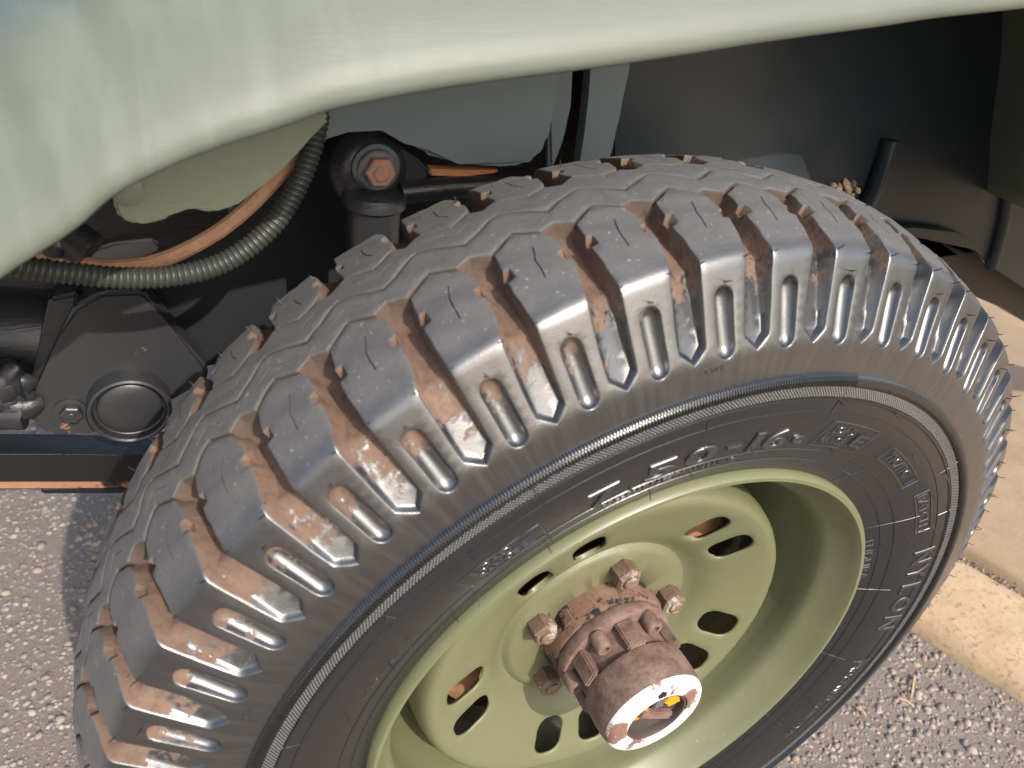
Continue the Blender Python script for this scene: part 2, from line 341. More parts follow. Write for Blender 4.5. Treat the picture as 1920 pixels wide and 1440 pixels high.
# ---- tyre
NP = 51; DP = -2 * math.pi / NP; PH = 2.6874 + .0; PM = 48.0
PR = np.array([(0, .403), (.0224, .4008), (.05, .396), (.076, .3870), (.0855, .362), (.0955, .337), (.098, .316), (.0985, .300), (.0965, .28), (.092, .26), (.085, .24), (.0800, .2265)])
_L = np.concatenate([[0], np.cumsum(np.hypot(*np.diff(PR, axis=0).T))])
_full = np.concatenate([PR[1:][::-1] * [-1, 1], PR]); _fl = np.concatenate([-_L[1:][::-1], _L])
_d = np.arange(_fl[0], _fl[-1], .00025); _a = np.interp(_d, _fl, _full[:, 0]); _r = np.interp(_d, _fl, _full[:, 1])
_k = np.exp(-.5 * (np.arange(-40, 41) * .25 / 2.6) ** 2); _k /= _k.sum()
def _sm(v):
    p = np.concatenate([2 * v[0] - v[40:0:-1], v, 2 * v[-1] - v[-2:-42:-1]]); return np.convolve(p, _k, 'valid')
_a, _r = _sm(_a), _sm(_r); _dm = _d * 1000
_ta, _tr = np.gradient(_a), np.gradient(_r); _tl = np.hypot(_ta, _tr); _na, _nr = -_tr / _tl, _ta / _tl
_k2 = np.exp(-.5 * (np.arange(-240, 241) * .25 / 15.0) ** 2); _k2 /= _k2.sum()
_sa, _sr = (np.convolve(np.pad(v, 240, 'edge'), _k2, 'valid') for v in (_na, _nr)); _sl = np.hypot(_sa, _sr); _sa, _sr = _sa / _sl, _sr / _sl
def tyre_xyz(c, s, h):
    """c: pitch coordinate, s: mm across, h: mm above the carcass -> world"""
    h = np.asarray(h) / 1000
    a = np.interp(s, _dm, _a) + np.interp(s, _dm, _sa) * h; r = np.interp(s, _dm, _r) + np.interp(s, _dm, _sr) * h
    ph = PH + DP * np.asarray(c)
    return np.stack([r * np.cos(ph), -a, AX + r * np.sin(ph)], -1)
def s_of_r(r):
    m = _dm > 100; return np.interp(-r, -_r[m], _dm[m])
def side_xyz(c, r, h): return tyre_xyz(c, s_of_r(np.asarray(r)), h)

def sdf(P, poly):
    a = poly; b = np.roll(poly, -1, 0); d = np.full(len(P), 1e9); inside = np.zeros(len(P), bool)
    for (ax, ay), (bx, by) in zip(a, b):
        ex, ey = bx - ax, by - ay; L2 = ex * ex + ey * ey + 1e-12
        t = np.clip(((P[:, 0] - ax) * ex + (P[:, 1] - ay) * ey) / L2, 0, 1)
        d = np.minimum(d, np.hypot(P[:, 0] - ax - t * ex, P[:, 1] - ay - t * ey))
        cond = (ay > P[:, 1]) != (by > P[:, 1])
        with np.errstate(all='ignore'): xi = ax + (P[:, 1] - ay) * ex / (ey if ey else 1e-12)
        inside ^= cond & (P[:, 0] < xi)
    return np.where(inside, d, -d)
def offset(poly, d):
    n = len(poly); area = .5 * np.sum(poly[:, 0] * np.roll(poly[:, 1], -1) - np.roll(poly[:, 0], -1) * poly[:, 1]); sg = 1 if area > 0 else -1
    out = []
    for i in range(n):
        p, q, r = poly[i - 1], poly[i], poly[(i + 1) % n]
        e1 = (q - p) / (np.hypot(*(q - p)) + 1e-9); e2 = (r - q) / (np.hypot(*(r - q)) + 1e-9)
        n1 = np.array([-e1[1], e1[0]]) * sg; n2 = np.array([-e2[1], e2[0]]) * sg
        m = n1 + n2; m = m / (np.hypot(*m) + 1e-9); out.append(q + m * d / max(.45, m @ n1))
    return np.array(out)
def thick(pl, w):
    pl = np.array(pl, float); n = len(pl); L, R = [], []
    for i in range(n):
        e1 = pl[i] - pl[i - 1] if i else pl[1] - pl[0]; e2 = pl[i + 1] - pl[i] if i < n - 1 else e1
        e1 = e1 / np.hypot(*e1); e2 = e2 / np.hypot(*e2); n1 = np.array([-e1[1], e1[0]]); n2 = np.array([-e2[1], e2[0]])
        m = n1 + n2; m /= np.hypot(*m); k = w / max(.5, m @ n1); L.append(pl[i] + m * k); R.append(pl[i] - m * k)
    return np.array(L + R[::-1])
def cs(l): return np.array([(c * PM, s) for c, s in l], float)
G_POLY = cs([(.02, 18.5), (.14, 21.5), (.25, 25), (.24, 32), (.225, 39), (.205, 48), (.21, 57), (.207, 70), (.20, 88), (.196, 108), (.188, 124), (0, 132), (-.208, 123.5),
             (-.21, 108), (-.20, 94), (-.19, 81), (-.145, 71), (-.10, 62), (-.078, 52), (-.07, 38), (-.10, 30), (-.18, 23)])
def g_depth(d, P):
    s = P[:, 1]; D = np.interp(s, [17, 23, 31, 60, 85, 100, 132], [5, 9.5, 13, 13, 12.0, 10, 8])
    t = np.clip(P[:, 0] / PM / .4 + .5, 0, 1); k = np.clip((s - 60 - 26 * t) / 17, 0, 1); k = k * k * (3 - 2 * k)
    Ds = np.interp(s, [56, 80, 110, 132], [10.5, 8.2, 5.4, 3.4]) * (.60 + .75 * t); D = D * (1 - k) + np.minimum(D, Ds) * k
    w = np.interp(s, [20, 66, 90, 132], [2.6, 2.8, 3.4, 2.2])
    q = np.clip(d / w, 0, 1); q = np.where(q < .8, q * 1.16, .928 + (q - .8) * .36)
    return np.where(d <= -.8, 0, np.where(d < 0, .35 * ((d + .8) / .8) ** 2, .35 + (D - .35) * q))
def capsule(c0, s0, c1, s1, hw, n=7):
    a = np.array([c0 * PM, s0]); b = np.array([c1 * PM, s1]); e = (b - a) / np.hypot(*(b - a)); nn = np.array([-e[1], e[0]]); pts = []
    for k in range(n + 1):
        q = math.pi / 2 - math.pi * k / n; pts.append(b + hw * (e * math.cos(q) + nn * math.sin(q)))
    for k in range(n + 1):
        q = -math.pi / 2 - math.pi * k / n; pts.append(a + hw * (e * math.cos(q) + nn * math.sin(q)))
    return np.array(pts)
SLOT = capsule(.488, 99, .495, 127.0, 6.5)
def slot_depth(d, P):
    D = np.interp(P[:, 1], [93, 100, 128, 133], [6.4, 6.4, 4.8, 4.2]); q = np.clip(d / 6.5, 0, 1)
    return np.where(d <= -.6, 0, np.where(d < 0, .3 * ((d + .6) / .6) ** 2, .3 + (D - .3) * np.sqrt(np.clip(1 - (1 - q) ** 2, 0, 1))))
def chan(D, b=.4, w=.7):
    def f(d, P): return np.where(d <= -b, 0, np.where(d < 0, .25 * ((d + b) / b) ** 2, .25 + (D - .25) * np.clip(d / w, 0, 1)))
    return f
def slit(D): return lambda d, P: D * np.clip(d / .3, 0, 1)
near = [(G_POLY, [-.8, -.35, 0, .8, 2.1, 2.9], g_depth), (SLOT, [-.6, -.25, 0, .5, 1.3, 2.6, 4.2, 5.9], slot_depth),
        (thick(cs([(.2, 26.2), (.57, 15.5), (.865, 24.4)]), 1.35), [-.4, 0, .7], chan(4.2)),
        (cs([(.18, 40.5), (.305, 40), (.312, 47), (.18, 49)]), [-.3, 0, 1.2], chan(6.5, .3, 1.2)),
        (cs([(-.05, 42), (-.15, 43), (-.155, 49.5), (-.05, 51.5)]), [-.3, 0, 1.2], chan(5.0, .3, 1.2)),
        (thick(cs([(.342, 11.2), (.587, 5.0), (.80, 11)]), .42), [0, .3], slit(2.2)),
        (thick(cs([(.655, 31.5), (.585, 42), (.572, 55)]), .42), [0, .3], slit(2.2))]
shapes = []
for poly, cts, f in near:
    for sh in (-1, 0, 1): shapes.append((poly + [sh * PM, 0], cts, f, sh * PM, 1))
    mp = poly * [1, -1] + [PM * .5, 0]
    for sh in (-2, -1, 0, 1): shapes.append((mp + [sh * PM, 0], cts, f, (sh + .5) * PM, -1))
shapes.append((thick(cs([(-.93, 8.5), (-.425, -6.3), (.07, 8.5), (.575, -6.3), (1.07, 8.5), (1.575, -6.3), (2.07, 8.5)]), 1.25), [-.4, 0, .7], chan(4.2), 0, 1))
def depth_at(P):
    D = np.zeros(len(P))
    for poly, cts, f, sx, mir in shapes:
        lo = poly.min(0) - 1; hi = poly.max(0) + 1; m = ((P >= lo) & (P <= hi)).all(1)
        if not m.any(): continue
        Q = P[m]; D[m] = np.maximum(D[m], f(sdf(Q, poly), np.stack([Q[:, 0] - sx, Q[:, 1] * mir], 1)))
    return D
S0, S1, ND = -150.0, 140.0, 20
verts, edges = [], []
def addline(pts, closed=True):
    b = len(verts); verts.extend([tuple(p) for p in pts]); n = len(pts)
    for i in range(n if closed else n - 1): edges.append((b + i, b + (i + 1) % n))
def dens(poly, step=3.2):
    out = []
    for p, q in zip(poly, np.roll(poly, -1, 0)):
        n = max(1, int(np.hypot(*(q - p)) / step)); out += [p + (q - p) * k / n for k in range(n)]
    return np.array(out)
for poly, cts, f, sx, mir in shapes:
    if poly[:, 0].max() < -4 or poly[:, 0].min() > PM + 4: continue
    for d in cts: addline(dens(offset(poly, d)))
brow = [S0 + (S1 - S0) * k / 90 for k in range(91)]
addline([(0, s) for s in brow], False); addline([(PM, s) for s in brow], False)
addline([(PM * k / ND, S0) for k in range(ND + 1)], False); addline([(PM * k / ND, S1) for k in range(ND + 1)], False)
fill = np.array([(PM * (k + .5 * (j % 2)) / 9, s) for j, s in enumerate(np.arange(S0 + 3, S1 - 2, 3.4)) for k in range(1, 9)])
ok = np.ones(len(fill), bool)
for poly, cts, f, sx, mir in shapes:
    d = sdf(fill, poly)
    for q in cts: ok &= np.abs(d - q) > .9
fill = fill[ok]; verts.extend([tuple(p) for p in fill])
res = delaunay_2d_cdt([Vector(v) for v in verts], edges, [], 0, 1e-4, False)
cv = np.array([tuple(v) for v in res[0]]); cf = np.array([f for f in res[2] if len(f) == 3])
cen = cv[cf].mean(1); keep = (cen[:, 0] > 0) & (cen[:, 0] < PM) & (cen[:, 1] > S0) & (cen[:, 1] < S1); cf = cf[keep]
used = np.unique(cf); mp = -np.ones(len(cv), int); mp[used] = np.arange(len(used)); cv = cv[used]; cf = mp[cf]
cv[:, 0] = np.where(np.abs(cv[:, 0]) < 2e-3, 0, np.where(np.abs(cv[:, 0] - PM) < 2e-3, PM, cv[:, 0]))
dep = depth_at(cv)
# the two borders of a pitch must agree
l = np.where(cv[:, 0] == 0)[0]; r = np.where(cv[:, 0] == PM)[0]
for i in l:
    j = r[np.argmin(np.abs(cv[r, 1] - cv[i, 1]))]
    if abs(cv[j, 1] - cv[i, 1]) < .02: cv[j, 1] = cv[i, 1]; dep[j] = dep[i]
VV, FF, DD, SS, CC = [], [], [], [], []
for k in range(NP):
    VV.append(tyre_xyz(k + cv[:, 0] / PM, cv[:, 1], -dep)); FF.append(cf + k * len(cv)); DD.append(dep / 10); SS.append(cv[:, 1] / 100); CC.append(k + cv[:, 0] / PM)
VV = np.concatenate(VV); FF = np.concatenate(FF); DD = np.concatenate(DD); SS = np.concatenate(SS); CC = np.concatenate(CC)
_, fi, inv = np.unique(np.round(VV * 25000).astype(int), axis=0, return_index=True, return_inverse=True); inv = inv.reshape(-1)
FF = inv[FF]; VV, DD, SS, CC = VV[fi], DD[fi], SS[fi], CC[fi]
FF = FF[(FF[:, 0] != FF[:, 1]) & (FF[:, 1] != FF[:, 2]) & (FF[:, 0] != FF[:, 2])]
tri = [tuple(f) for f in FF.tolist()]; mi = [0] * len(tri)
# sidewall rows: (radius, raised mm)
r140 = float(np.interp(140, _dm, _r))
rows = [(r140, 0), (.324, 0), (.320, 0), (.3172, 0), (.3166, 1.8), (.3156, 3.1), (.3140, 3.7), (.3118, 3.7), (.3100, 2.9), (.3092, 1.2), (.3088, 0), (.3080, 0), (.3077, .45), (.3003, .45), (.3000, 0), (.2993, 0),
        (.2989, .7), (.2982, 1.0), (.2975, .7), (.2971, 0), (.2925, 0), (.2887, 0), (.2884, .55), (.2878, .55), (.2875, 0), (.283, 0), (.276, 0), (.269, 0), (.262, 0), (.256, 0), (.2521, 0), (.2518, .55), (.2512, .55), (.2509, 0),
        (.2465, 0), (.2411, 0), (.2408, .55), (.2402, .55), (.2399, 0), (.236, 0), (.2325, 0), (.2285, 0), (.2268, -.8), (.2262, -4), (.2262, -14)]
NC = NP * ND; base = len(VV); cc = np.arange(NC) / ND; RV = []
for r_, h in rows: RV.append(side_xyz(cc, np.full(NC, r_), h) if r_ != r140 else tyre_xyz(cc, np.full(NC, 140.0), 0))
RV = np.concatenate(RV); rs = np.repeat(s_of_r(np.array([r for r, h in rows])) / 100, NC)
quads = []; mq = []
for i in range(len(rows) - 1):
    A_ = base + i * NC + np.arange(NC); B_ = base + i * NC + (np.arange(NC) + 1) % NC
    q = np.stack([A_, A_ + NC, B_ + NC, B_], 1); quads += [tuple(x) for x in q.tolist()]; mq += [1 if i == 12 else 0] * NC
# inner sidewall (plain)
b2 = base + len(RV); IV = []; nin = 9; NI = NP * 4
srow = np.linspace(-150, -246, nin); ci = np.arange(NI) / 4
for s_ in srow: IV.append(tyre_xyz(ci, np.full(NI, s_), 0))
IV = np.concatenate(IV)
for i in range(nin - 1):
    A_ = b2 + i * NI + np.arange(NI); B_ = b2 + i * NI + (np.arange(NI) + 1) % NI
    quads += [tuple(x) for x in np.stack([A_, B_, B_ + NI, A_ + NI], 1).tolist()]; mq += [0] * NI
# radial teeth on the raised ring
b3 = b2 + len(IV); TV, TC = [], []; tq = []; nt_ = 20
for k in range(-4 * nt_, int(11.2 * nt_)):
    c0, c1 = (k + .14) / nt_, (k + .66) / nt_; vb = b3 + len(TV)
    for cx in (c0, c1):
        for r_, h in ((.3172, .2), (.3164, 2.4), (.3152, 4.1), (.3136, 4.9), (.3112, 4.9), (.3096, 3.6), (.3089, .3)): TV.append(side_xyz(cx, r_, h)); TC.append(cx)
    for j in range(6): tq.append((vb + j, vb + j + 1, vb + j + 8, vb + j + 7))
    tq.append(tuple(vb + j for j in range(6, -1, -1))); tq.append(tuple(vb + 7 + j for j in range(7)))
allV = np.concatenate([VV, RV, IV, np.array(TV)])
aw = np.full(len(allV), 1.6); aw[:len(SS)] = SS
def wear(V, seed, lo, hi):
    r = np.random.default_rng(seed); out = np.zeros((len(V), 3))
    for _ in range(14):
        kx = r.normal(size=3); kx *= 2 * math.pi / (np.linalg.norm(kx) * r.uniform(lo, hi)); out += np.sin(V @ kx + r.uniform(0, 6.28))[:, None] * r.normal(size=3)
    return out / math.sqrt(14)
allV = allV + (wear(allV, 5, .012, .05) * .00042 + wear(allV, 6, .004, .011) * .00016) * (np.clip((.80 - np.abs(aw)) / .15, 0, 1) + .22 * np.clip((1.38 - np.abs(aw)) / .12, 0, 1))[:, None]
allF = [(f[0], f[2], f[1]) for f in tri] + quads + tq
bm = None
me = bpy.data.meshes.new('tyre'); me.from_pydata(allV.tolist(), [], allF)
for m in (M_TYRE, M_HATCH): me.materials.append(m)
me.polygons.foreach_set('material_index', np.array(mi + mq + [0] * len(tq), dtype=np.int32))
nd = len(allV); ad = np.zeros(nd); ad[:len(DD)] = DD; asv = np.full(nd, 1.6); asv[:len(SS)] = SS; asv[base:base + len(RV)] = rs; asv[b2:b2 + len(IV)] = -1.5
for nm, arr in (('depth', ad), ('spos', asv)):
    at_ = me.attributes.new(nm, 'FLOAT', 'POINT'); at_.data.foreach_set('value', arr.astype(np.float32))
ac = np.zeros(nd); ac[:len(CC)] = CC; ac[base:base + len(RV)] = np.tile(cc, len(rows)); ac[b2:b2 + len(IV)] = np.tile(ci, nin); ac[b3:] = TC
vi = np.zeros(len(me.loops), np.int32); me.loops.foreach_get('vertex_index', vi)
uvl = me.uv_layers.new(name='UVMap'); uc = (np.mod(ac[vi] + 20, 51) - 20) * .0370; uvl.data.foreach_set('uv', np.stack([uc, asv[vi] * .1], 1).reshape(-1).astype(np.float32))
me.validate(); bmt = bmesh.new(); bmt.from_mesh(me)
bmesh.ops.remove_doubles(bmt, verts=bmt.verts[:], dist=.00003); bmesh.ops.recalc_face_normals(bmt, faces=bmt.faces[:]); bmt.to_mesh(me); bmt.free()
me.polygons.foreach_set('use_smooth', [True] * len(me.polygons)); me.set_sharp_from_angle(angle=math.radians(38))
tyre = wobj(link('tyre', me, None, None))
print('tyre tris', sum(len(p.vertices) - 2 for p in me.polygons), 'pitch verts', len(cv))

# moulding hairs
def hairs():
    bm = bmesh.new(); r = random.Random(3)
    def hair(c, s, L, side=False, lean=(0, 0)):
        p = Vector(side_xyz(c, s, 0) if side else tyre_xyz(c, s, -.2)); q = Vector(side_xyz(c, s, L) if side else tyre_xyz(c, s, L))
        tan = Vector((math.sin(PH + DP * c), 0, -math.cos(PH + DP * c)))
        q = q + tan * lean[0] * L / 1000 + Vector((0, 0, lean[1] * L / 1000)); mid = (p + q) / 2 + tan * r.uniform(-.1, .1) * L / 1000
        tube(bm, [p, mid, q], lambda i: (.00042, .00036, .00022)[i], 5)
    for k in range(-4, 24):
        for c, s in ((.235, 78), (-.205, 79), (.50, 90.5)):
            if r.random() < .88: hair(k + c, s, r.uniform(2.5, 6.5), lean=(r.uniform(-.4, .4), 0))
        for c in (.38, .9):
            if r.random() < .7: hair(k + c, -r.uniform(48, 60), r.uniform(3, 5))
    for c, rr in ((8.37, .2965), (11.2, .2965), (5.38, .2965), (2.46, .2965), (13.0, .2965), (16.5, .2965), (8.4, .2745), (6.35, .256), (9.75, .2605), (10.7, .262), (7.9, .259), (11.2, .2877), (12.4, .2545), (5.2, .2540), (14.9, .281), (16.9, .281),
                  (8.38, .2475), (7.6, .236), (5.1, .2365), (3.3, .2365), (2.6, .237), (1.3, .2585), (2.0, .2625), (-.2, .262), (4.0, .2880), (14.2, .274), (18.4, .284), (19.6, .287), (20.6, .287), (21.5, .288), (22.6, .29), (24, .272), (26, .262)):
        hair(c, rr, r.uniform(4.5, 7.5), True, (r.uniform(-.5, .5), r.uniform(-.5, .2)))
    return wobj(obj('moulding_hairs', bm, M_HAIR, None, 60, kind='stuff'))
hairs()

# raised lettering on the sidewall
def lettering(txt, k0, k1, r0, r1, h=1.3, mat=None, name='lettering', bold=0.012, fit=True):
    cu = bpy.data.curves.new('t', 'FONT'); cu.body = txt; cu.size = 1.0; cu.extrude = .05; cu.resolution_u = 3; cu.offset = bold; cu.bevel_depth = .016; cu.bevel_resolution = 0
    o = bpy.data.objects.new('t', cu); COL.objects.link(o); bpy.context.view_layer.update()
    me = bpy.data.meshes.new_from_object(o.evaluated_get(bpy.context.evaluated_depsgraph_get())); bpy.data.objects.remove(o); bpy.data.curves.remove(cu)
    bm = bmesh.new(); bm.from_mesh(me); bpy.data.meshes.remove(me)
    bmesh.ops.remove_doubles(bm, verts=bm.verts[:], dist=1e-4)
    bmesh.ops.bisect_plane(bm, geom=bm.verts[:] + bm.edges[:] + bm.faces[:], plane_co=(0, .35, 0), plane_no=(0, 1, 0))
    V = np.array([v.co for v in bm.verts]); x0, x1, y0, y1 = V[:, 0].min(), V[:, 0].max(), V[:, 1].min(), V[:, 1].max()
    for v in bm.verts:
        up = v.co.z > 0; ins = 0
        c = k0 + (v.co.x - x0) / (x1 - x0) * (k1 - k0); r = r0 + (v.co.y - y0) / (y1 - y0) * (r1 - r0)
        v.co = Vector(side_xyz(c, r, (h if v.co.z > .058 else h * .55) if up else -.3))
    return wobj(obj(name, bm, mat or M_LETTER, None, 30))
def frame(k0, k1, r0, r1, skew=0.0, w=.0008, h=.6):
    bm = bmesh.new(); n = 10
    def bar(pa, pb):
        pts = [(pa[0] + (pb[0] - pa[0]) * i / n, pa[1] + (pb[1] - pa[1]) * i / n) for i in range(n + 1)]
        tube(bm, [Vector(side_xyz(c, r, .05)) for c, r in pts], h / 1000, 6)
    bar((k0, r0), (k1, r0)); bar((k0 + skew, r1), (k1 + skew, r1)); bar((k0, r0), (k0 + skew, r1)); bar((k1, r0), (k1 + skew, r1))
    return wobj(obj('lettering_frame', bm, M_LETTER, None, 60))
lettering('7', 6.12, 6.74, .2530, .2720); lettering('.', 6.98, 7.06, .2530, .2555); lettering('5', 7.28, 7.95, .2540, .2722); lettering('0', 8.15, 8.85, .2545, .2722)
lettering('-', 9.08, 9.42, .2620, .2645); lettering('1', 9.66, 9.86, .2545, .2730); lettering('6', 10.0, 10.62, .2545, .2735); lettering('c', 10.78, 11.08, .2590, .2665)
frame(11.43, 13.06, .2575, .2800, .08); lettering('LOAD', 11.72, 12.45, .2700, .2765, .5); lettering('RANGE', 11.62, 12.42, .2602, .2668, .5); lettering('E', 12.62, 12.98, .2625, .2740)
frame(3.50, 5.19, .2540, .2722, -.03); lettering('LOAD', 3.72, 4.55, .2645, .2705, .5); lettering('RANGE', 3.78, 4.62, .2558, .2622, .5); lettering('E', 4.72, 4.97, .2575, .2665)
frame(14.02, 16.05, .2625, .2755); lettering('TTC/TTC', 14.2, 15.55, .2652, .2735, .6); lettering('I', 15.82, 15.9, .2652, .2735)
frame(16.72, 18.5, .2690, .2820, .02); lettering('BATCH', 16.82, 18.3, .2712, .2795, .5)
for ch, k0, k1 in (('N', 19.45, 20.05), ('Y', 20.15, 20.72), ('L', 20.9, 21.3), ('O', 21.45, 22.1), ('N', 22.25, 22.85)): lettering(ch, k0, k1, .2725, .2925, .9)
lettering('ENDURA', 18.25, 20.35, .2275, .2355, .5); lettering('MADE IN', 20.95, 22.25, .2272, .2305, .4)
lettering('PROCESSED', 24.2, 25.9, .2775, .2880, .5); lettering('TUBE TYPE', 25.95, 27.6, .2765, .2835, .5); lettering('STEER', 26.25, 27.65, .2275, .2335, .5, M_CHALK)
lettering('FOLLOW  SAFETY  WARNING', 6.4, 9.6, .2440, .2488, .6); lettering('T.W.I.', 8.14, 8.48, .3295, .3325, .35); lettering('T.W.I.', .06, .40, .3285, .3315, .35); lettering('1 1 1 0 1 4 3 1', .35, 1.55, .2580, .2610, .4)
for c, ra, rb, dc in ((5.36, .2955, .3165, .0), (8.37, .288, .3165, .0), (11.2, .288, .3165, 0), (2.46, .288, .308, 0), (-.6, .288, .308, 0), (17.5, .229, .272, .25), (20.8, .229, .262, .2), (24.0, .229, .2615, .15), (27.2, .229, .262, .1), (14.0, .229, .2515, .2), (16.3, .288, .316, .1), (18.1, .288, .312, .1), (24.2, .274, .294, -.1)):
    bm = bmesh.new(); tube(bm, [Vector(side_xyz(c + dc * i / 8, ra + (rb - ra) * i / 8, .1)) for i in range(9)], .00045, 6); wobj(obj('mould_seam', bm, M_LETTER, None, 60))

# ---- steel wheel
def wp(r, deg, a): q = math.radians(deg); return Vector((r * math.cos(q), -a, AX + r * math.sin(q)))
bm = bmesh.new()   # barrel with rolled flange
lathe(bm, [(.2262, .070), (.2275, .078), (.2268, .0835), (.2240, .0862), (.2210, .0860), (.2192, .0838), (.2165, .0790), (.2110, .0705), (.2060, .0640), (.2030, .0600), (.2012, .0560), (.2002, .0500), (.1990, .0380), (.1980, .0300), (.1925, .014), (.1880, .000), (.1800, -.012), (.1740, -.026), (.1735, -.07),
           (.1765, -.07), (.1770, -.024), (.1830, -.009), (.1910, .003), (.1970, .016), (.2015, .031), (.2045, .046), (.2150, .060), (.2262, .070)], (0, 0, AX), 192)
wobj(obj('rim_barrel', bm, M_LIP, None, 40))
DR = np.array([0, .050, .074, .0830, .0855, .0875, .0893, .0910, .0940, .1000, .1080, .1155, .1240, .1330, .1410, .1490, .1560, .1610, .1650, .1690, .1720, .1740, .1752, .1758])
DA = np.array([.0145, .0145, .0145, .0145, .0140, .0128, .0108, .0098, .0110, .0165, .0228, .0270, .0304, .0337, .0366, .0394, .0418, .0430, .0432, .0403, .0348, .0260, .0140, -.0100])
def disc_a(r):
    return np.interp(r, DR, DA)
def rslot(r0, ang, lr, lt, tilt, d=0.0, n=6):
    """rounded slot outline in the plane of the disc; d shrinks it"""
    q = math.radians(ang); er = np.array([math.cos(q), math.sin(q)]); et = np.array([-er[1], er[0]]); t = math.radians(tilt); e1 = er * math.cos(t) + et * math.sin(t); e2 = np.array([-e1[1], e1[0]])
    hl, hw = lr / 2 - d, lt / 2 - d; rc = min(hl, hw) * .80; out = []
    for sx, sy, a0 in ((1, 1, 0), (-1, 1, 90), (-1, -1, 180), (1, -1, 270)):
        for k in range(n + 1):
            w = math.radians(a0 + 90 * k / n); out.append(er * r0 + e1 * (sx * (hl - rc) + rc * math.cos(w)) + e2 * (sy * (hw - rc) + rc * math.sin(w)))
    return np.array(out)
SL = [(46.0 + 72 * k + s * 10.4, s) for k in range(5) for s in (-1, 1)]
v2, e2_ = [], []
def al(p):
    b = len(v2); v2.extend([tuple(x) for x in p]); e2_.extend([(b + i, b + (i + 1) % len(p)) for i in range(len(p))])
circ = lambda r, n: [(r * math.cos(2 * math.pi * k / n), r * math.sin(2 * math.pi * k / n)) for k in range(n)]
sl_polys = [rslot(.1325, a, .0355, .0275, s * -5) for a, s in SL]; sl_out = [rslot(.1325, a, .0355, .0275, s * -5, -.0014) for a, s in SL]
al(circ(.046, 60)); al(circ(DR[-1], 180))
for r_ in DR[2:-1]:
    pts = np.array(circ(r_, 120)); okp = np.ones(len(pts), bool)
    for sp in sl_polys: okp &= sdf(pts, sp) < -.0028
    if okp.all(): al(pts)
    else: v2.extend([tuple(p) for p in pts[okp]])
for p in sl_polys: al(p)
for p in sl_out: al(p)
rs_ = delaunay_2d_cdt([Vector(p) for p in v2], e2_, [], 0, 1e-7, False)
dv = np.array([tuple(p) for p in rs_[0]]); df = np.array([f for f in rs_[2] if len(f) == 3]); ce = dv[df].mean(1); rr = np.hypot(ce[:, 0], ce[:, 1]); kp = (rr > .0455) & (rr < DR[-1])
for p in sl_polys: kp &= sdf(ce, p) < 0
df = df[kp]; da_ = disc_a(np.hypot(dv[:, 0], dv[:, 1]))
for p in sl_polys: da_ = np.where(sdf(dv, p) > -2e-5, da_ - .0011, da_)
# stud seats pressed slightly outward
for k in range(5):
    q = math.radians(10.5 + 72 * k); dd = np.hypot(dv[:, 0] - .0690 * math.cos(q), dv[:, 1] - .0690 * math.sin(q)); da_ = da_ + .0022 * np.clip(1 - (dd / .017) ** 2, 0, 1)
o = wobj(npmesh('wheel_disc', np.stack([dv[:, 0], -da_, AX + dv[:, 1]], 1), df, M_RIM, None, 50))
bmd = bmesh.new(); bmd.from_mesh(o.data); bmesh.ops.delete(bmd, geom=[v for v in bmd.verts if not v.link_faces], context='VERTS'); bmesh.ops.recalc_face_normals(bmd, faces=bmd.faces[:])
if sum(f.normal.y for f in bmd.faces) > 0: bmesh.ops.reverse_faces(bmd, faces=bmd.faces[:])
bmd.to_mesh(o.data); bmd.free()
mod = o.modifiers.new('thickness', 'SOLIDIFY'); mod.thickness = .0045; mod.offset = -1
# brake drum behind the slots
bm = bmesh.new(); lathe(bm, [(.04, -.004), (.120, -.004), (.128, -.006), (.150, -.012), (.155, -.022), (.155, -.075), (.150, -.08)], (0, 0, AX), 96)
wobj(obj('brake_drum', bm, M_DRUM))
# ---- hub and free-wheel lock
C0 = Vector((0, 0, AX))
bm = bmesh.new(); lathe(bm, [(.0535, .0), (.0535, .034), (.0525, .0365), (.0495, .0375), (.030, .0375)], C0, 72)
for k in range(6):      # shallow webs around the hub
    q = math.radians(20 + 60 * k); e = Vector((math.cos(q), 0, math.sin(q))); t = Vector((-e.z, 0, e.x))
    slab(bm, [C0 + e * .0505 + t * .0085, C0 + e * .0505 - t * .0085, C0 + e * .0552 - t * .006, C0 + e * .0552 + t * .006], Vector((0, -.031, 0)), .0015)
wobj(obj('hub_flange', bm, M_HUBD))
bm = bmesh.new(); lathe(bm, [(.044, .037), (.0512, .0375), (.0522, .040), (.0522, .046), (.0512, .0485), (.0475, .050), (.040, .050)], C0, 72)
lathe(bm, [(.0415, .049), (.0408, .060), (.0415, .074), (.0380, .076)], C0, 64)
for k in range(6):
    q = math.radians(70 + 60 * k + 26); e = Vector((math.cos(q), 0, math.sin(q))); t = Vector((-e.z, 0, e.x)); b = C0 + Vector((0, -.0495, 0))
    slab(bm, [b + e * .040 + t * .0085, b + e * .040 - t * .0085, b + e * .0483 - t * .0078, b + e * .0483 + t * .0078], Vector((0, -.0245, 0)), .0012)
wobj(obj('hub_collar', bm, M_HUB))
bolt_proto = None
for k in range(6):
    q = math.radians(66 + 60 * k)
    if bolt_proto is None:
        bm = bmesh.new(); lathe(bm, [(.0068, 0), (.0070, .001), (.0070, .0135), (.0062, .0148), (.0034, .0148), (.0030, .0115), (.0, .0112)], (0, 0, 0), 22); bolt_proto = obj('hub_bolt', bm, M_HUB); o = bolt_proto
    else: o = bolt_proto.copy(); COL.objects.link(o)
    o.parent = wheel; o.location = (.0465 * math.cos(q), -.0492, .0465 * math.sin(q))
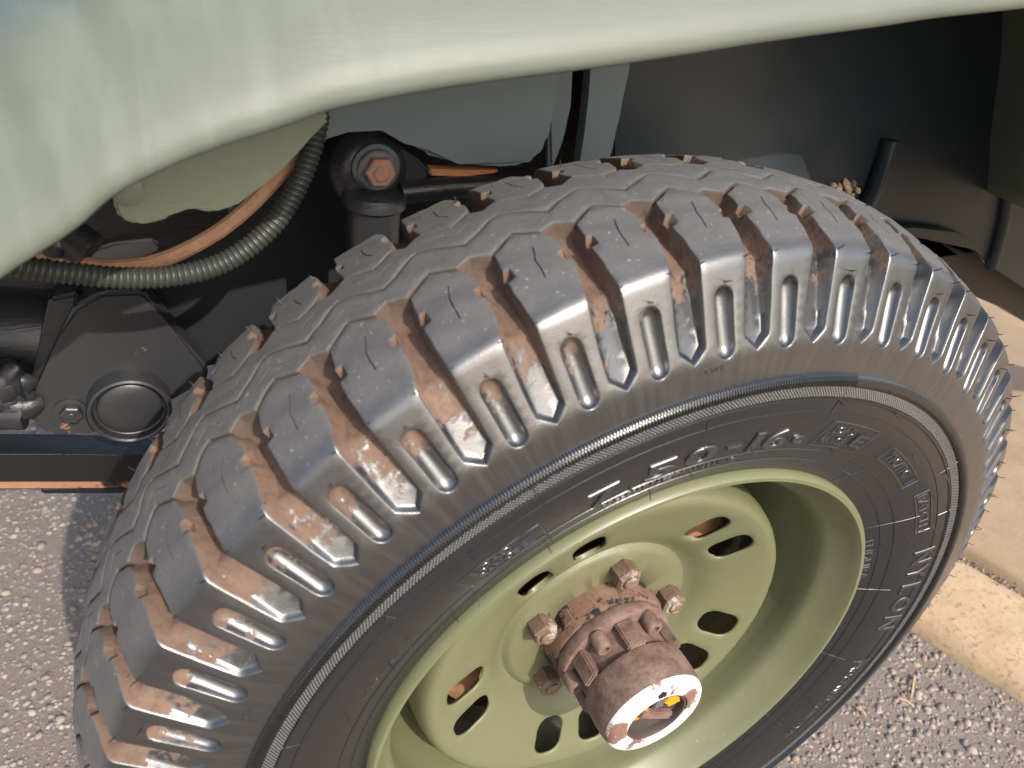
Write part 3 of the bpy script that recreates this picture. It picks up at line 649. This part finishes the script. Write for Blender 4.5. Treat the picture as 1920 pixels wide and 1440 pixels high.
bm = bmesh.new(); lathe(bm, [(.036, .073), (.0425, .073), (.0448, .0745), (.0453, .0765), (.0455, .0800), (.0458, .092), (.0452, .101), (.0440, .1060)], C0, 80)
wobj(obj('lock_body', bm, M_HUB))
bm = bmesh.new(); lathe(bm, [(.0440, .1058), (.0434, .1085), (.0412, .1108), (.0385, .1118), (.0300, .1122), (.0278, .1120), (.0272, .1105), (.0272, .098)], C0, 80)
wobj(obj('lock_face_ring', bm, M_WHITE, label='chipped white painted ring on the end of the hub'))
bm = bmesh.new(); lathe(bm, [(.0274, .1095), (.0268, .1112), (.0254, .1112), (.0246, .1095), (.0244, .1045), (.0, .1045)], C0, 64); wobj(obj('lock_dial', bm, M_DIAL))
DQ = math.radians(35)
bm = bmesh.new(); e = Vector((math.cos(DQ + 2.0), 0, math.sin(DQ + 2.0))); t = Vector((-e.z, 0, e.x)); b = C0 + Vector((0, -.1045, 0))
slab(bm, [b + e * .019 + t * .0040, b - e * .019 + t * .0040, b - e * .019 - t * .0040, b + e * .019 - t * .0040], Vector((0, -.0055, 0)), .001)
wobj(obj('dial_handle', bm, M_HUB))
for a0, ln in ((35, .019), (152, .019)):
    q = math.radians(a0); bm = bmesh.new(); n = 8; pa = []
    for k in range(n + 1): w = q - .42 + .84 * k / n; pa.append(C0 + Vector((.0235 * math.cos(w), -.1048, .0235 * math.sin(w))))
    for k in range(n + 1): w = q + .42 - .84 * k / n; pa.append(C0 + Vector((.0125 * math.cos(w), -.1048, .0125 * math.sin(w))))
    slab(bm, pa, Vector((0, -.003, 0)), .0005); wobj(obj('dial_marker', bm, M_YEL))
bm = bmesh.new(); q = math.radians(85); e = Vector((math.cos(q), 0, math.sin(q))); t = Vector((-e.z, 0, e.x)); b = C0 + Vector((0, -.1045, 0))
slab(bm, [b + e * .022 + t * .005, b + e * .008 + t * .005, b + e * .008 - t * .005, b + e * .022 - t * .005], Vector((0, -.004, 0)), .001); wobj(obj('dial_stop', bm, M_STEEL))
bm = bmesh.new()  # pointer mark and chips on the white face
for a0, rr_ in ((96, .0345), ):
    q = math.radians(a0); e = Vector((math.cos(q), 0, math.sin(q))); t = Vector((-e.z, 0, e.x)); b = C0 + Vector((0, -.1121, 0))
    slab(bm, [b + e * (rr_ + .0045), b + e * (rr_ + .001) - t * .0038, b + e * (rr_ - .0035) - t * .003, b + e * (rr_ - .0035) + t * .003, b + e * (rr_ + .001) + t * .0038], Vector((0, -.0006, 0)), 0)
wobj(obj('pointer_mark', bm, M_HAIR))
# lug nuts
nut = None
for k in range(5):
    q = math.radians(10.5 + 72 * k)
    if nut is None:
        bm = bmesh.new(); hexnut(bm, (0, 0, 0), .0118, .0165, stud=.56, chamfer=.16); nut = obj('lug_nut', bm, M_NUT, None, 28); o = nut
    else: o = nut.copy(); COL.objects.link(o)
    o.parent = wheel; o.location = (.0690 * math.cos(q), -.0152, .0690 * math.sin(q)); o.rotation_euler = (0, .4 + k * .9, 0)

# ---- outer fender: skin swept along its lip
FY = -.005; FS = 1.4
lip_px = [(-420, 900), (-250, 735), (-120, 615), (0, 518), (60, 478), (140, 425), (213, 362), (300, 316), (400, 275), (533, 232), (640, 197), (853, 158), (1107, 125), (1280, 100), (1447, 74), (1647, 47), (1760, 30), (1920, 13), (2100, -8)]
lip = [at(px, py, FY) for px, py in lip_px]
d_end = (lip[-1] - lip[-3]).normalized(); lip += [lip[-1] + Vector(v) for v in ((.045, 0, -.012), (.095, 0, -.042), (.145, 0, -.107), (.185, 0, -.187), (.235, 0, -.277))]  # unseen front end, bent down to keep sun off the liner
lip = smooth_path(lip, 6)
SEC = [(.030, .010), (.012, .004), (.004, .0005), (.0005, -.0012), (-.0022, .0004), (-.0030, .0040), (-.0022, .0090), (.0015, .0165), (.0085, .0270), (.0165, .0375), (.0230, .0450), (.0280, .0500), (.0345, .0545), (.0430, .0578), (.0560, .0600), (.12, .066), (.30, .075), (.50, .08)]
bm = bmesh.new(); rows_ = []; lay = bm.verts.layers.float.new('edge')
for i, p in enumerate(lip):
    t = (lip[min(i + 1, len(lip) - 1)] - lip[max(i - 1, 0)]); t.y = 0; t.normalize(); nz = Vector((-t.z, 0, t.x))
    if nz.z < 0: nz = -nz
    rows_.append([bm.verts.new(p + Vector((0, dy * FS, 0)) + nz * dz * 1.1) for dy, dz in SEC])
for a in rows_:
    for k, v in enumerate(a): v[lay] = max(0, 1 - max(0, k - 4) / 4.5)
for a, b in zip(rows_, rows_[1:]):
    for k in range(len(SEC) - 1): bm.faces.new((a[k], a[k + 1], b[k + 1], b[k]))
bmesh.ops.recalc_face_normals(bm, faces=bm.faces[:])
if sum(f.normal.z for f in bm.faces) < 0: bmesh.ops.reverse_faces(bm, faces=bm.faces[:])
mef = bpy.data.meshes.new('fender'); bm.to_mesh(mef); bm.free(); mef.polygons.foreach_set('use_smooth', [True] * len(mef.polygons))
fen = link('fender', mef, M_FENDER, car); fen['label'] = 'streaked pale sage fender lip above the tyre'
md = fen.modifiers.new('sheet', 'SOLIDIFY'); md.thickness = .0016; md.offset = -1

bm = bmesh.new(); slab(bm, [(.465, -.004, .66), (.53, -.004, .585), (.95, -.004, .585), (.95, -.004, .93), (.30, -.004, .955), (.33, -.004, .915), (.40, -.004, .84)], Vector((0, .003, 0)), .001); obj('unseen_sun_screen', bm, M_FENDER, car)  # unseen panel added ahead of the arch to block sun from the liner
# ---- inner fender panels
def px_slab(name, pts, y, t, mat, bevel=.002, parent=car, seg=2, smooth=35, **kw):
    ys = y if isinstance(y, (list, tuple)) else [y] * len(pts)
    bm = bmesh.new(); slab(bm, [at(p[0], p[1], q) for p, q in zip(pts, ys)], Vector((0, t, 0)), bevel, seg); return obj(name, bm, mat, parent, smooth, **kw)
px_slab('valance_panel', [(430, 420), (500, 345), (545, 300), (600, 250), (650, 234), (720, 231), (765, 258), (795, 292), (860, 308), (930, 317), (985, 313), (1012, 300), (1030, 270), (1040, 235), (1046, 180), (1052, 60), (1055, -40), (430, -40)], .165, .012, M_VAL, .005, seg=4)
px_slab('valance_panel', [(1030, 330), (1046, 300), (1062, 255), (1070, 200), (1074, 120), (1076, -30), (1040, -30), (1030, 120)], .19, .01, M_VAL, .003, seg=3)
px_slab('valance_panel', [(1080, 330), (1088, 300), (1096, 250), (1104, 180), (1108, 120), (1108, -30), (1200, -30), (1180, 130), (1166, 220), (1150, 272), (1140, 330)], .185, .012, M_VAL, .003, seg=3)
# big recessed liner with a corner rib
B = [at(1145, -40, .20), at(1150, 330, .20), at(1300, 420, .20), at(1560, 440, .205), at(1700, 440, .21), at(1760, 447, .21), at(1832, 468, .21), at(1858, 502, .21), at(1880, 420, .21), at(1915, 180, .21), at(1950, -40, .21)]
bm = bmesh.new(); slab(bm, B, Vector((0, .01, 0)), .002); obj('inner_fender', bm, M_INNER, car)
bm = bmesh.new(); cpts = [at(1858, 500, .208), at(1884, 400, .208), at(1915, 180, .208), at(1950, -40, .208)]
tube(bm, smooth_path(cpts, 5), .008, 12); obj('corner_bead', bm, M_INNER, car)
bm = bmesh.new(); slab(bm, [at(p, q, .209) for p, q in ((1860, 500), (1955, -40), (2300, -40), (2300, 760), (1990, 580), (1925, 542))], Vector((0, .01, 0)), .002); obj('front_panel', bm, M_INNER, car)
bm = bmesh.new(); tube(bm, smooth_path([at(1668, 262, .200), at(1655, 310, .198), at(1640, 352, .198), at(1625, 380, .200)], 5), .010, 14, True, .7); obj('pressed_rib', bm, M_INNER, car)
px_slab('rusty_flange', [(1672, 424), (1715, 427), (1790, 436), (1826, 450), (1832, 462), (1812, 466), (1750, 452), (1680, 440)], .195, .012, mat_rust('rust_on_green', (.13, .065, .038), (.19, .105, .065), .8, (.03, .037, .035), .40, 40), .003)
px_slab('under_rail', [(1600, 400), (1700, 425), (1800, 455), (1862, 490), (1925, 530), (2010, 575), (2010, 650), (1925, 606), (1880, 578), (1800, 540), (1600, 540)], .30, .04, M_UNDER, .003)
bm = bmesh.new()
for i in range(38):
    c_ = at(random.gauss(1578, 15), random.gauss(353, 7), .17 + random.uniform(-.012, .012)); m_ = Matrix.Translation(c_) @ Matrix.Rotation(random.uniform(0, 6), 4, Vector((random.random(), random.random(), 1)).normalized())
    bmesh.ops.create_icosphere(bm, subdivisions=2, radius=random.uniform(.0015, .0042), matrix=m_)
for v in bm.verts: v.co += Vector((random.uniform(-1, 1), random.uniform(-1, 1), random.uniform(-1, 1))) * .0007
obj('mud_clump', bm, M_MUD, car, 70, kind='stuff')
bm = bmesh.new(); slab(bm, [(-.75, .30, .52), (.95, .30, .52), (.95, .30, .90), (-.75, .30, .90)], Vector((0, .02, 0)), .003); obj('body_side', bm, M_BLACK, car)

# ---- suspension at the left
px_slab('chassis_rail', [(255, 560), (330, 535), (430, 515), (500, 470), (560, 395), (660, 360), (800, 330), (960, 320), (960, 640), (640, 590), (560, 610), (470, 604), (385, 622), (340, 640), (290, 600)], .31, .07, M_BLACK, .004)
px_slab('shackle_plate', [(190, 548), (270, 545), (292, 580), (330, 625), (392, 692), (388, 720), (330, 745), (250, 790), (165, 806), (135, 820), (95, 818), (62, 800), (55, 775), (62, 740), (85, 690), (112, 630), (140, 575)], .24, .03, M_BLACKR, .004, seg=3)
def cyl(name, px, py, y, prof, mat, seg=40, axis=Vector((0, -1, 0)), cap=True, **kw):
    bm = bmesh.new(); lathe(bm, prof, at(px, py, y), seg, axis, False, cap); return obj(name, bm, mat, car, 35, **kw)
cyl('spring_bush', 243, 752, .24, [(.0325, -.01), (.0325, .014), (.0318, .0165), (.0300, .0175), (.0285, .0165), (.0278, .010), (.0255, .0085), (.0245, .012), (.0225, .0135), (.012, .0150), (.003, .0154)], M_BLACKR)
bm = bmesh.new(); lathe(bm, [(.0125, -.004), (.0125, .002), (.006, .003)], at(132, 770, .24), 24, Vector((0, -1, 0)), False, True); hexnut(bm, at(134, 772, .237), .0085, .007, stud=.4); obj('plate_bolt', bm, M_BLACKR, car)
bm = bmesh.new(); tube(bm, smooth_path([at(-160, 612, .30), at(-20, 616, .295), at(60, 622, .292), at(135, 628, .29)], 4), .037, 28); obj('cross_tube', bm, M_BLACK, car)
bm = bmesh.new(); tube(bm, smooth_path([at(-120, 720, .25), at(-20, 715, .245), at(50, 712, .24)], 5), lambda i: .016 + .0035 * math.sin(i * 1.9), 20)
tube(bm, smooth_path([at(-120, 775, .245), at(-20, 775, .24), at(48, 778, .235)], 4), .0125, 20)
for i in range(16):
    m_ = Matrix.Translation(at(random.uniform(-40, 46), random.uniform(700, 765), .236)) @ Matrix.Rotation(random.uniform(0, 3), 4, 'Y') @ Matrix.Diagonal((1.6, .8, 1, 1))
    bmesh.ops.create_icosphere(bm, subdivisions=2, radius=random.uniform(.007, .013), matrix=m_)
for v in bm.verts: v.co += Vector((random.uniform(-1, 1), random.uniform(-1, 1), random.uniform(-1, 1))) * .0006
obj('weld_bracket', bm, M_BLACK, car)
px_slab('bracket_side', [(92, 560), (150, 548), (138, 580), (108, 640), (80, 700), (60, 745), (48, 735), (66, 680)], .25, .02, M_BLACK, .003)
# leaf spring
ls = empty('leaf_spring', at(100, 890, .25), car)
def leaf(pts, y, t, mat):
    bm = bmesh.new(); slab(bm, [at(px, py, y) for px, py in pts], Vector((0, t, 0)), .0012)
    o = obj('leaf', bm, mat, None); o.parent = ls; o.matrix_parent_inverse = Matrix.Translation(-ls.location); return o
leaf([(-180, 853), (120, 853), (420, 857), (420, 904), (120, 903), (-180, 905)], .25, .03, M_UNDER)
leaf([(-180, 907), (120, 905), (420, 906), (420, 914), (120, 915), (-180, 918)], .251, .028, mat_rust('rusty_leaf', (.26, .11, .06), (.34, .18, .11), .8, (.014, .014, .016), .58, 50))
leaf([(76, 918), (150, 917), (420, 916), (420, 924), (150, 925), (80, 927)], .251, .026, M_UNDER)
# corrugated hose
hp = smooth_path([at(-60, 480, .118), at(10, 495, .118), at(70, 505, .12), at(150, 514, .122), at(230, 521, .124), at(320, 518, .126), at(400, 500, .128), at(460, 468, .13), at(515, 418, .133), at(552, 360, .137), at(578, 300, .142), at(592, 250, .148), at(600, 210, .155)], 60)
L_ = [0]
for a, b in zip(hp, hp[1:]): L_.append(L_[-1] + (b - a).length)
N_ = int(L_[-1] / .00095); hq = []
j = 0
for i in range(N_ + 1):
    d_ = L_[-1] * i / N_
    while j < len(L_) - 2 and L_[j + 1] < d_: j += 1
    hq.append(hp[j].lerp(hp[j + 1], (d_ - L_[j]) / max(1e-9, L_[j + 1] - L_[j])))
bm = bmesh.new(); tube(bm, hq, lambda i: (.0060, .0070, .0072, .0064)[i % 4], 18); obj('corrugated_hose', bm, M_HOSE, car, 60)
# rusty strip behind the hose
bm = bmesh.new(); tube(bm, smooth_path([at(60, 470, .17), at(140, 492, .165), at(220, 500, .16), at(300, 488, .158), at(390, 446, .156), at(460, 394, .155), at(520, 332, .155), at(556, 290, .16)], 8), .0052, 10, True, 1.0); obj('rusty_pipe', bm, mat_rust('tan_rust', (.36, .18, .10), (.46, .29, .19), .8, None, .5, 60, .3), car)
px_slab('mounting_plate', [(212, 372), (215, 395), (226, 412), (258, 423), (284, 420), (318, 410), (334, 392), (346, 386), (372, 396), (400, 400), (440, 388), (458, 378), (490, 350), (520, 325), (560, 285), (620, 225), (560, 150), (300, 260), (225, 330)], .085, .008, M_PLATE, .002)
cyl('plate_rivet', 240, 358, .085, [(.0085, 0), (.0085, .0015), (.006, .003), (.002, .0035)], M_PLATE, 24)
px_slab('bracket_arm', [(168, 470), (215, 455), (290, 448), (300, 462), (290, 478), (240, 490), (175, 498)], .19, .012, M_STEEL, .002)
px_slab('damper_block', [(160, 400), (190, 380), (235, 372), (240, 455), (190, 462), (150, 452)], .33, .05, mat_paint('slate_paint', (.06, .065, .075), (.075, .08, .09), .6), .004)
px_slab('damper_block', [(285, 420), (330, 400), (400, 405), (470, 380), (470, 470), (300, 470)], .34, .03, M_BLACK, .004)
bm = bmesh.new()
for i in range(14):
    bmesh.ops.create_icosphere(bm, subdivisions=2, radius=random.uniform(.006, .011), matrix=Matrix.Translation(at(random.uniform(85, 150), random.uniform(455, 490), .17)))
tube(bm, [at(110, 425, .175), at(172, 470, .165)], .012, 16); obj('welded_lug', bm, M_BLACK, car)
# shock absorber with its top eye
sh = empty('shock_absorber', at(700, 330, .17), car)
def sho(name, bm, mat, smooth=35): o = obj(name, bm, mat, None, smooth); o.parent = sh; o.matrix_parent_inverse = Matrix.Translation(-sh.location); return o
bm = bmesh.new(); lathe(bm, [(.030, -.02), (.031, -.004), (.0285, .006), (.0225, .012), (.019, .013)], at(690, 318, .185), 40, Vector((0, -1, 0)), False, True); sho('eye_bush', bm, M_BLACK)
bm = bmesh.new(); lathe(bm, [(.0175, .0), (.0175, .004), (.0150, .006), (.0150, .009), (.0140, .010)], at(703, 312, .172), 36, Vector((0, -1, 0)), False, True); sho('washer', bm, M_STEEL)
bm = bmesh.new(); hexnut(bm, at(709, 318, .163), .0112, .009, stud=.52, rot=.2, chamfer=.15); sho('top_nut', bm, mat_rust('orange_nut', (.44, .17, .07), (.20, .19, .185), .7, None, .5, 130, .3), 28)
bm = bmesh.new(); slab(bm, [at(p, q, .178) for p, q in ((738, 268), (760, 282), (800, 312), (810, 330), (790, 342), (745, 352), (730, 330))], Vector((0, .014, 0)), .003, 3); sho('mount_bracket', bm, M_BLACKR)
bm = bmesh.new(); slab(bm, [at(p, q, .176) for p, q in ((806, 318), (870, 320), (938, 320), (930, 326), (860, 332), (806, 330))], Vector((0, .012, 0)), .0015); sho('rusty_strip', bm, M_ORANGE)
bm = bmesh.new(); tube(bm, [at(750, 362, .17), at(830, 353, .172), at(940, 348, .175)], .0085, 18); sho('cross_pin', bm, M_BLACK)
vt = at(702, 372, .168); bm = bmesh.new(); lathe(bm, [(.0225, .005), (.0235, .003), (.0235, -.004), (.0205, -.006), (.0195, -.012), (.0195, -.28)], vt, 40, Vector((.05, 0, 1)), True, False)
lathe(bm, [(.0225, .005), (.008, .006)], vt, 40, Vector((.05, 0, 1)), False, True); sho('damper_tube', bm, M_BLACKR)
for o in (car,): pass

# ---- dry twigs on the asphalt
M_TWIG = mat_rust('dry_straw', (.42, .26, .13), (.55, .38, .22), .8, None, .5, 200, .2)
def ground_at(px, py):
    d = CR.T @ np.array([(px - 960) / FPX, (py - 720) / FPX, 1.0]); dw = Vector((d[0], -d[2], d[1])); return CAM + dw * (-CAM.z / dw.z)
for (a, b, lab) in (((1712, 1270), (1706, 1312), 'short orange straw twig lying upright in view on asphalt beside the kerb'), ((1682, 1312), (1712, 1328), 'tiny tan straw flake on asphalt left of the longer orange twig'), ((1604, 1330), (1622, 1346), 'small pale straw flake on asphalt close to the lower tyre edge')):
    p, q = ground_at(*a), ground_at(*b); bm = bmesh.new(); z = Vector((0, 0, .0042)); m_ = (p + q) / 2 + z + Vector((.001, .001, .0015))
    tube(bm, smooth_path([p + z, m_, q + z], 4), lambda i: .0019 - .00008 * i, 7); o = obj('twig', bm, M_TWIG, None, 50); o['label'] = lab; o['category'] = 'twig'; o['group'] = 'dry twigs on the asphalt'
